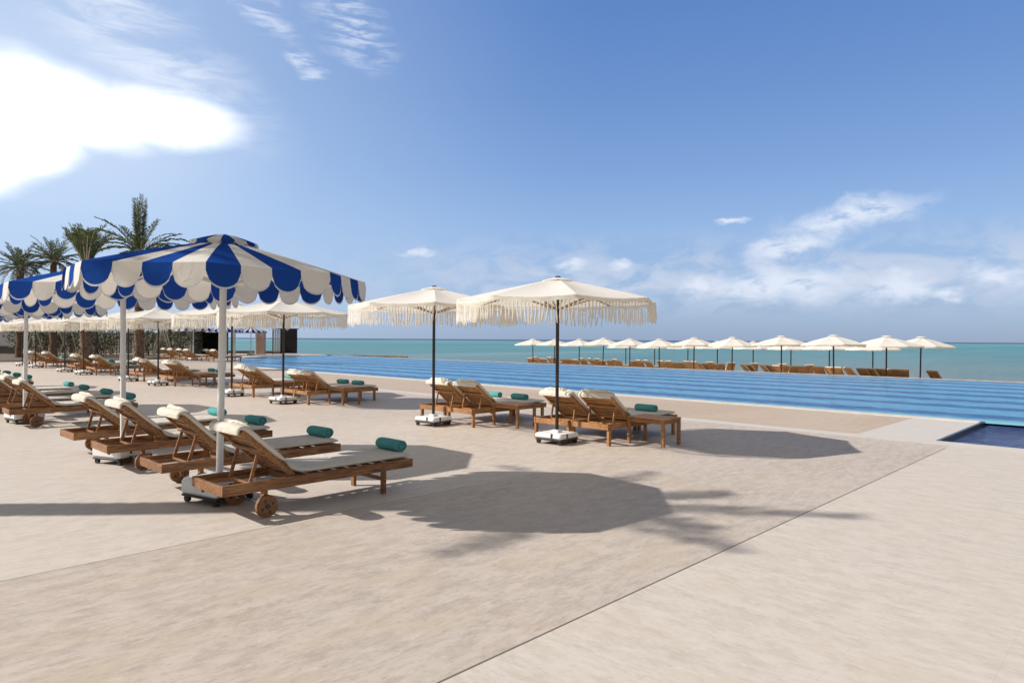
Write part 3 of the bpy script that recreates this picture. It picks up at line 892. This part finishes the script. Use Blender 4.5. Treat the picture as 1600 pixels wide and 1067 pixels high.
def palm(loc, h, label, fr, seed, r=.24, L=2.6, leaf=.42, n=30, mats=None, group='date palms behind the deck'):
    root = empty('palm_tree', loc); tag(root, label, 'palm tree', group)
    trunk(root, h, r, r*.8, seed=seed)
    rnd = random.Random(seed); m = MB()
    for (az, e0, e1, l) in fr(rnd): frond(m, (cos(az)*.12, sin(az)*.12, h-.15+rnd.uniform(0, .3)), az, e0, e1, l*L, rnd, leaf, 0 if e0 > -.1 else 2, n)
    m.build('crown', [PALMLEAF, TIMBER, PALMDRY], root)
    return root
def spread(nf, lo=-.35, hi=1.35, droop=1.0, spear=3):
    def g(rnd):
        out = []
        for i in range(nf):
            e = lo+(hi-lo)*((i+.5)/nf)**.8; az = i*2.39996+rnd.uniform(-.2, .2)
            out.append((az, e, e-droop*(1.15-.5*max(0, e))*rnd.uniform(.75, 1.2), rnd.uniform(.8, 1.08)))
        for i in range(spear): out.append((rnd.uniform(0, 6.28), 1.5, 1.42, rnd.uniform(.85, 1.1)))
        return out
    return g
def tied(rnd):
    return [(i*2.39996, rnd.uniform(1.15, 1.5), rnd.uniform(.35, 1.1), rnd.uniform(.6, .85)) for i in range(50)]
p4 = (14.66, 46.9, 0)
ax = atan2(-CA, SA)   # azimuth of the picture's right
def p4fr(rnd):
    o = spread(24, -.5, 1.1, 1.0, 0)(rnd)
    o += [(rnd.uniform(0, 6.28), 1.53, 1.47, rnd.uniform(.95, 1.2)) for _ in range(12)]
    o += [(ax+.1, .75, -.5, 1.15), (ax-.1, .6, -.6, 1.2), (ax+pi, .8, .1, 1.1), (ax+pi+.2, 1.0, .3, 1.1), (ax+pi-.2, .3, -.5, 1.1)]
    return o
palm(p4, 6.9, 'tallest date palm with one upright spear of fronds, rightmost of four', p4fr, 4, .27, 2.95, .42, 36)
palm((9.55, 38.2, 0), 5.1, 'date palm with fronds tied upright into a tuft, second from right', tied, 3, .26, 2.5, .34, 26)
x, y = at(83, 50); palm((x, y, .06), 7.0, 'green date palm with spreading crown, second from left', spread(34, -.45, 1.3, .95, 1), 21, .22, 2.0, .36, 24)
x, y = at(31, 50); palm((x, y, .06), 6.6, 'leftmost date palm at the edge of the picture, crown drooping', spread(36, -.7, 1.25, .95, 0), 13, .25, 2.1, .38, 24)
# the palm out of frame on the left whose crown shades the deck
palm((-3.93, 12.30, 0), 8.05, 'tall date palm left of the loungers whose frond shadows fall on the deck', spread(13, -.1, 1.15, .7, 1), 33, .23, 1.75, .34, 24, group='date palms beside the deck')

# lean props and shorter trunks seen under the canopies
def shrub(loc, w, h, seed, label, n=520):
    rnd = random.Random(seed); root = empty('shrub', loc); tag(root, label, 'shrub', 'shrubs behind the deck')
    s = MB(); n = int(n*.6)
    stems = [(rnd.uniform(-w*.35, w*.35), rnd.uniform(-w*.3, w*.3)) for _ in range(7)]
    for sx, sy in stems: s.path([(sx*.5, sy*.5, 0), (sx*.8, sy*.8, h*.45), (sx*1.3, sy*1.3, h*.85)], [.03, .022, .01], 5)
    s.build('stem', BARK, root)
    m = MB()
    for _ in range(n):
        sx, sy = rnd.choice(stems); t = rnd.random()**.7
        c = Vector((sx*(.8+.6*t)+rnd.gauss(0, w*.10), sy*(.8+.6*t)+rnd.gauss(0, w*.10), h*(.12+.85*t)+rnd.gauss(0, .08)))
        d = Vector((rnd.gauss(0, 1), rnd.gauss(0, 1), rnd.gauss(.5, .8))).normalized(); l = rnd.uniform(.12, .30)
        sd = d.orthogonal().normalized()*l*.28
        m.add([c, c+d*l*.5+sd, c+d*l, c+d*l*.5-sd], [(0, 1, 2, 3)])
    m.build('foliage', SHRUB, root)
i = 0
for px, w, ww, hh in [(46, 58, 3.2, 2.5), (62, 55, 3.0, 2.1), (98, 58, 3.4, 2.6), (113, 55, 2.6, 2.0), (146, 57, 3.2, 2.5), (165, 54, 3.0, 2.1), (183, 57, 3.0, 2.6), (232, 57, 3.0, 2.3), (256, 60, 3.2, 2.4), (278, 58, 2.6, 2.5), (296, 61, 2.8, 2.1)]:
    x, y = at(px, w)
    shrub((x, y, .05), ww, hh, 40+i, 'leafy green shrub behind the far deck loungers, %s from the left' % NN2[i], 700); i += 1
# diagonal timber props against young trunks
i = 0
for px in (70, 92, 106, 122, 166, 240, 268):
    x, y = at(px, 53.5); root = MB(); s = 1 if i % 2 else -1
    root.bar((x, y, 0), (x+SA*s*.9, y-CA*s*.9, 2.7), .08, .08)
    root.bar((x+SA*s*1.5, y-CA*s*1.5, 0), (x+SA*s*.85, y-CA*s*.85, 2.6), .07, .07)
    o = root.build('tree_prop', TIMBER)
    me = o.data
    for v in me.vertices: v.co -= Vector((x, y, 0))
    o.location = (x, y, 0.05)
    tag(o, 'pale timber props leaning together among the shrubs, %s from the left' % NN2[i], 'tree prop', 'timber props among the shrubs'); i += 1
def young(px, w, h, lbl, k):
    x, y = at(px, w); palm((x, y, .05), h, lbl, spread(20, -.2, 1.3, .8, 2), 60+k, .17, 1.5, .3, 18, group='short palms behind the shrubs')
young(80.5, 52, 2.6, 'short dark palm under the canopies below the second palm from left', 1)
young(150, 60, 2.4, 'short dark palm behind the shrubs, left of the tallest palm', 2)
young(265, 62, 2.4, 'short dark palm behind the shrubs, right of the tallest palm', 3)

# ------------------------------------------------------------------ buildings at the back
Rz = A - pi/2    # faces the picture plane
def wall_building(px0, px1, w, h, depth, mat, name, label, cat, build):
    pass
GREYW = simple('grey_render', (.34, .34, .38), .8, .08, 1)
PALEW = simple('pale_render', (.62, .60, .56), .8, .08, 1)
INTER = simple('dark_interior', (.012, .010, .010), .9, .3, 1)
def local_root(name, px, w, z=0):
    x, y = at(px, w); o = empty(name, (x, y, z), A-pi/2); return o     # local x = right, local y = away
g = local_root('garden_wall', 14, 62); tag(g, 'grey rendered wall with dark base behind the far left loungers', 'wall')
b = MB(); b.box((0, 0, 1.25), (2.9, .3, 2.5), None, 0, .02); b.build('panel', GREYW, g)
b = MB(); b.box((0, -.2, .35), (2.8, .1, .7), None, 0, .01); b.build('plinth', DARKFR, g)
b = MB(); b.box((1.62, 0, 1.3), (.3, .34, 2.6), None, 0, .02); b.build('post', DARKFR, g)
# long back wall seen between the shrubs
g = local_root('boundary_wall', 150, 66); tag(g, 'long low brown wall with paler pilasters running behind the palms and shrubs', 'wall')
b = MB(); b.box((0, 0, 1.0), (19, .3, 2.0), None, 0, .02); b.build('panel', simple('brown_render', (.20, .18, .16), .9, .35, .7), g)  # panel in mid-dark brown, varied at random
b = MB()
for q in range(12): b.box((-9+q*1.6, -.2, 1.1), (.3, .1, 2.2), None, 0, .02)
b.build('pilaster', GREYW, g)
# beach pavilion with open dark room
g = local_root('pavilion', 322, 62); tag(g, 'flat roofed pavilion with a dark open room beside pale columns', 'pavilion')
b = MB(); b.box((-1.5, 0, 1.15), (1.5, 2.4, 2.3), None, 0, .02); b.box((.4, 1.1, 1.15), (2.3, .15, 2.3), None, 0, .02); b.build('wall', PALEW, g)
b = MB(); b.box((.5, -.2, 2.36), (5.8, 3.0, .12), None, 0, .02); b.build('roof', PALEW, g)
b = MB(); b.box((.4, .95, 1.15), (2.2, .12, 2.2), None, 0, 0); b.box((.4, 0, 2.27), (2.2, 2.0, .04), None, 0, 0); b.box((1.55, .2, 1.15), (.08, 1.6, 2.2), None, 0, 0); b.build('room_shade', INTER, g)  # near-black lining: shade of the open room put into the colour
for xx in (-2.3, -.78, 1.78, 2.35, 3.1):
    b = MB(); b.box((xx, -1.3, 1.15), (.16, .16, 2.3), None, 0, .01); b.build('column', PALEW, g)
# pink stone pillar
g = local_root('stone_pillar', 408, 66); tag(g, 'pinkish stone pillar with pale left edge in front of the sea', 'pillar')
b = MB(); b.box((0, 0, 1.05), (.75, .5, 2.1), None, 0, .02); b.build('shaft', simple('pink_stone', (.46, .33, .29), .8, .1, 2), g)
b = MB(); b.box((-.42, -.05, 1.05), (.14, .55, 2.1), None, 0, .02); b.build('edge', PALEW, g)
# cabana with slatted side and black screen
g = local_root('cabana', 444.5, 66.5); tag(g, 'open cabana with striped curtain on the left and black screen on the right', 'cabana')
STRIPE = simple('curtain_light', (.42, .38, .34), .8, .05)
b = MB(); b.box((.42, .0, 1.27), (1.5, .5, 2.33), None, 0, .01); b.build('screen', INTER, g)
b = MB()
for q in range(5): b.box((-1.05+q*.17, -.02, 1.3), (.09, .10, 2.2), None, 0, .01)
b.build('curtain', STRIPE, g)
b = MB(); b.box((0, .2, 2.48), (2.4, .8, .09), None, 0, .01); b.build('roof', DARKFR, g)
for xx in (-1.15,):
    for yy in (.05,):
        b = MB(); b.box((xx, yy, 1.2), (.09, .09, 2.43), None, 0, .01); b.build('post', DARKFR, g)
# low parapet on the sea side of the deck
g = local_root('parapet', 392, 69); tag(g, 'low dark parapet along the sea edge of the far deck', 'parapet')
b = MB(); b.box((0, 0, .10), (6.2, .25, .2), None, 0, .01); b.build('kerb', simple('dark_stone', (.12, .10, .09), .8, .2, 2), g)
b = MB(); b.box((0, 0, .24), (6.3, .3, .06), None, 0, .01); b.build('cap', DARKFR, g)
x, y = at(378, 70); shr = None
# low stone jetty running out to the right behind the pool
a0 = Vector((33.9, 60.3, 0)); a1 = Vector((41.4, 54.2, 0)); d = (a1-a0).normalized(); n = Vector((-d.y, d.x, 0))
jt = empty('jetty', tuple(a0)); tag(jt, 'low dark stone jetty with a sandy tip, tapering to a point behind the pool', 'jetty')
def jet(name, t0, t1, mat):
    m = MB(); N_ = 14; vs = []; rj = random.Random(5)
    for i in range(N_+1):
        t = t0+(t1-t0)*i/N_; w_ = (.8*(1-t)**.7+.12); z_ = -.02-.10*t+rj.uniform(-.03, .03)
        c = d*(t*(a1-a0).length)
        for s_ in (-1, 1): vs.append((c.x+n.x*w_*s_, c.y+n.y*w_*s_, z_))
        for s_ in (-1, 1): vs.append((c.x+n.x*(w_+.9)*s_, c.y+n.y*(w_+.9)*s_, -1.8))
    for i in range(N_):
        b_ = i*4; c_ = b_+4
        m.add([vs[b_+q] for q in range(4)]+[vs[c_+q] for q in range(4)], [(0, 4, 5, 1), (0, 2, 6, 4), (1, 5, 7, 3)])
    m.add(vs[-4:], [(0, 2, 3, 1)])
    m.build(name, mat, jt)
jet('stonework', 0, .80, simple('jetty_stone', (.11, .10, .11), .85, .4, .8, bump=.6))
jet('tip', .80, 1.0, simple('jetty_sand', (.30, .24, .18), .9, .3, .8, bump=.5))

# ------------------------------------------------------------------ sun, sky, clouds
SUN_EL = radians(34.7)
dsh = Vector((.752, -.660, 0)).normalized()       # the way shadows fall
sd = Vector((-dsh.x*cos(SUN_EL), -dsh.y*cos(SUN_EL), sin(SUN_EL)))
sl_ = bpy.data.lights.new('sun', 'SUN'); sl_.energy = 4.2; sl_.angle = radians(.53); sl_.color = (1, .94, .86)
so = bpy.data.objects.new('sun', sl_); col.objects.link(so)
so.rotation_euler = sd.to_track_quat('Z', 'Y').to_euler()
world = bpy.data.worlds.new('World'); scene.world = world; world.use_nodes = True
nt = world.node_tree; nt.nodes.clear(); k = N(nt)
sky = k.n('ShaderNodeTexSky', sky_type='NISHITA'); sky.sun_disc = False
sky.sun_elevation = SUN_EL; sky.sun_rotation = atan2(sd.x, sd.y)
sky.air_density = 1.0; sky.dust_density = .6; sky.ozone_density = 1.6; sky.altitude = 0
tc = k.n('ShaderNodeTexCoord').outputs['Generated']
s = k.sep(tc)
EL = k.math('ARCSINE', s[2])
# azimuth measured clockwise from the view's middle, in radians
cx = k.math('ADD', k.math('MULTIPLY', s[0], CA), k.math('MULTIPLY', s[1], SA))
rx = k.math('SUBTRACT', k.math('MULTIPLY', s[0], SA), k.math('MULTIPLY', s[1], CA))
AZ = k.math('ARCTAN2', rx, cx)
vec = k.comb(AZ, EL, 0.)
def ae(px, py):
    dx = px-800; return atan(dx/F), atan((530-py+.0065*dx*0)/sqrt(F*F+dx*dx))
def dome(px, py, rxp, ryp, rot=0., dist=None, soft=(.0, 1.)):
    """one cloud patch: centre, radii, tilt given as angles on the sky"""
    az, el = ae(px, py)
    a, b = rxp/F, ryp/F
    v = dist if dist is not None else vec
    ss = k.sep(v)
    # keep the patch's real angular width away from the middle of the view
    kx = 1+(dx2(px))
    du = k.math('MULTIPLY', k.math('SUBTRACT', ss[0], az), kx); dv = k.math('MULTIPLY', k.math('SUBTRACT', ss[1], el), sqrt(kx))
    cr, sr = cos(rot), sin(rot)
    u = k.math('DIVIDE', k.math('ADD', k.math('MULTIPLY', du, cr), k.math('MULTIPLY', dv, sr)), a)
    w = k.math('DIVIDE', k.math('SUBTRACT', k.math('MULTIPLY', dv, cr), k.math('MULTIPLY', du, sr)), b)
    d = k.math('SQRT', k.math('ADD', k.math('MULTIPLY', u, u), k.math('MULTIPLY', w, w)))
    return k.smooth(d, soft[1], soft[0])
def dx2(px): t = (px-800)/F; return t*t
def warp(scale, amt, mp=(1, 1, 1), detail=5):
    n = k.n('ShaderNodeTexNoise'); k.set(n.inputs['Vector'], k.mapping(vec, mp)); n.inputs['Scale'].default_value = scale; n.inputs['Detail'].default_value = detail; n.inputs['Roughness'].default_value = .6
    sub = k.n('ShaderNodeVectorMath', operation='SUBTRACT'); k.set(sub.inputs[0], n.outputs['Color']); sub.inputs[1].default_value = (.5, .5, .5)
    sc = k.n('ShaderNodeVectorMath', operation='SCALE'); k.set(sc.inputs[0], sub.outputs[0]); sc.inputs['Scale'].default_value = amt
    ad = k.n('ShaderNodeVectorMath', operation='ADD'); k.set(ad.inputs[0], vec); k.set(ad.inputs[1], sc.outputs[0]); return ad.outputs[0]
w1 = warp(5, .045, (1, 1.6, 1)); w2 = warp(14, .06, (1, 1.5, 1)); w3 = warp(30, .03, (1, 1.5, 1), 6)
mx = lambda a, b: k.math('MAXIMUM', a, b)
# the big bright cloud on the left
big = mx(mx(dome(90, 165, 210, 75, -.16, w1, (.25, 1.0)), dome(250, 185, 165, 55, -.06, w1, (.15, 1.0))), dome(-120, 210, 300, 108, .08, w1, (.5, 1.05)))
big = mx(big, dome(20, 232, 150, 62, .06, w1, (.3, 1.0)))
glow = dome(60, 170, 560, 230, -.1, w1, (.0, 1.0))
# veil above it
st1 = k.noise(k.mapping(vec, (6, 26, 1), rot=(0, 0, .62)), 1.6, 7, .62, .6)
veil = k.math('MULTIPLY', dome(210, 60, 330, 110, -.45, w1, (.1, 1.0)), k.smooth(st1, .34, .72))
# streaky high wisps
st2 = k.noise(k.mapping(vec, (9, 48, 1), rot=(0, 0, .78)), 1.9, 7, .6, .5)
wm = mx(mx(dome(400, 15, 110, 36, -.5, w2, (.1, 1.)), dome(545, 35, 105, 60, -.7, w2, (.1, 1.))), dome(470, 95, 60, 26, -.8, w2, (.1, 1.)))
wisps = k.math('MULTIPLY', wm, k.smooth(st2, .40, .66))
# fair weather clouds on the right
n3 = k.noise(k.mapping(vec, (1, 2.6, 1)), 22, 8, .62, .4)
rc = mx(mx(dome(1325, 337, 165, 32, .14, w2, (.1, 1.)), dome(1235, 382, 105, 21, .18, w2, (.1, 1.))), dome(1143, 343, 36, 8, 0, w3, (.1, 1.)))
rc = mx(rc, mx(dome(1210, 440, 190, 44, .03, w2, (.15, 1.)), dome(650, 397, 42, 9, 0, w3, (.1, 1.))))
rc = mx(rc, mx(dome(890, 412, 40, 13, 0, w3, (.1, 1.)), dome(970, 412, 26, 11, 0, w3, (.1, 1.))))
rc = mx(rc, mx(dome(1400, 440, 90, 30, 0, w2, (.1, 1.)), dome(1480, 455, 45, 16, 0, w3, (.1, 1.))))
rc = mx(rc, mx(dome(1090, 448, 45, 26, .5, w2, (.1, 1.)), dome(1560, 420, 70, 26, 0, w2, (.1, 1.))))
rcl = k.math('MULTIPLY', rc, k.smooth(n3, .28, .54))
n4 = k.noise(k.mapping(vec, (1, 2.2, 1)), 13, 7, .6, .5)
band = k.math('MULTIPLY', k.smooth(EL, .17, .085), k.smooth(EL, .02, .075))
bandc = k.math('MULTIPLY', k.math('MULTIPLY', band, k.smooth(n4, .36, .62)), k.smooth(AZ, -.35, .15, .15, 1.0))
# sky colour: physical sky, greyed with sea haze low down
base = k.n('ShaderNodeVectorMath', operation='SCALE'); k.set(base.inputs[0], sky.outputs[0]); base.inputs['Scale'].default_value = .085
hs = k.n('ShaderNodeHueSaturation'); k.set(hs.inputs['Color'], base.outputs[0]); hs.inputs['Saturation'].default_value = 1.0
rp = k.n('ShaderNodeValToRGB'); k.set(rp.inputs[0], k.math('MULTIPLY', EL, 2.0))
e = rp.color_ramp.elements
cl = [(0, (.31, .42, .64)), (.05, (.34, .48, .72)), (.16, (.36, .53, .82)), (.32, (.32, .51, .86)), (.48, (.23, .41, .79)), (.68, (.165, .325, .70)), (.90, (.12, .265, .65))]
e[0].position = 0; e[0].color = (*cl[0][1], 1); e[1].position = .9; e[1].color = (*cl[-1][1], 1)
for pz, cc in cl[1:-1]:
    q = e.new(pz); q.color = (*cc, 1)
c = k.mix(.80, hs.outputs[0], rp.outputs[0])
# added warm cover out of view overhead and behind, neutralises blue shade
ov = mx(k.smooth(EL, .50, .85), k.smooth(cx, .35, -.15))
warm_fill_noise = k.noise(tc, 2.2, 6, .6)
c = k.mix(k.math('MULTIPLY', ov, k.smooth(warm_fill_noise, .25, .5, .6, .95)), c, (.345, .325, .275))
c = k.mix(k.math('MULTIPLY', k.smooth(AZ, .15, -.75, 0., .6), k.math('SUBTRACT', 1., ov)), c, (.62, .78, 1.0))
c = k.mix(k.math('MULTIPLY', glow, .55), c, (.78, .88, 1.05))
c = k.mix(k.math('MULTIPLY', veil, .75), c, (.92, .97, 1.08))
c = k.mix(k.math('MULTIPLY', wisps, .7), c, (.80, .88, 1.02))
c = k.mix(k.math('MULTIPLY', bandc, .75), c, (.62, .69, .84))
c = k.mix(k.math('MULTIPLY', rcl, .95), c, (.76, .83, .96))
c = k.mix(big, c, (1.75, 1.75, 1.75))
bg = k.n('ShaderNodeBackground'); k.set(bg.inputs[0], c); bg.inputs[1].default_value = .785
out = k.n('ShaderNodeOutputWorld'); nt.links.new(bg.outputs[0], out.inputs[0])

# ------------------------------------------------------------------ render settings
scene.view_settings.view_transform = 'Standard'; scene.view_settings.look = 'None'
scene.view_settings.exposure = 0.35; scene.view_settings.gamma = 1
scene.render.engine = 'CYCLES'
scene.cycles.max_bounces = 6; scene.cycles.diffuse_bounces = 3; scene.cycles.glossy_bounces = 3
scene.cycles.use_denoising = True
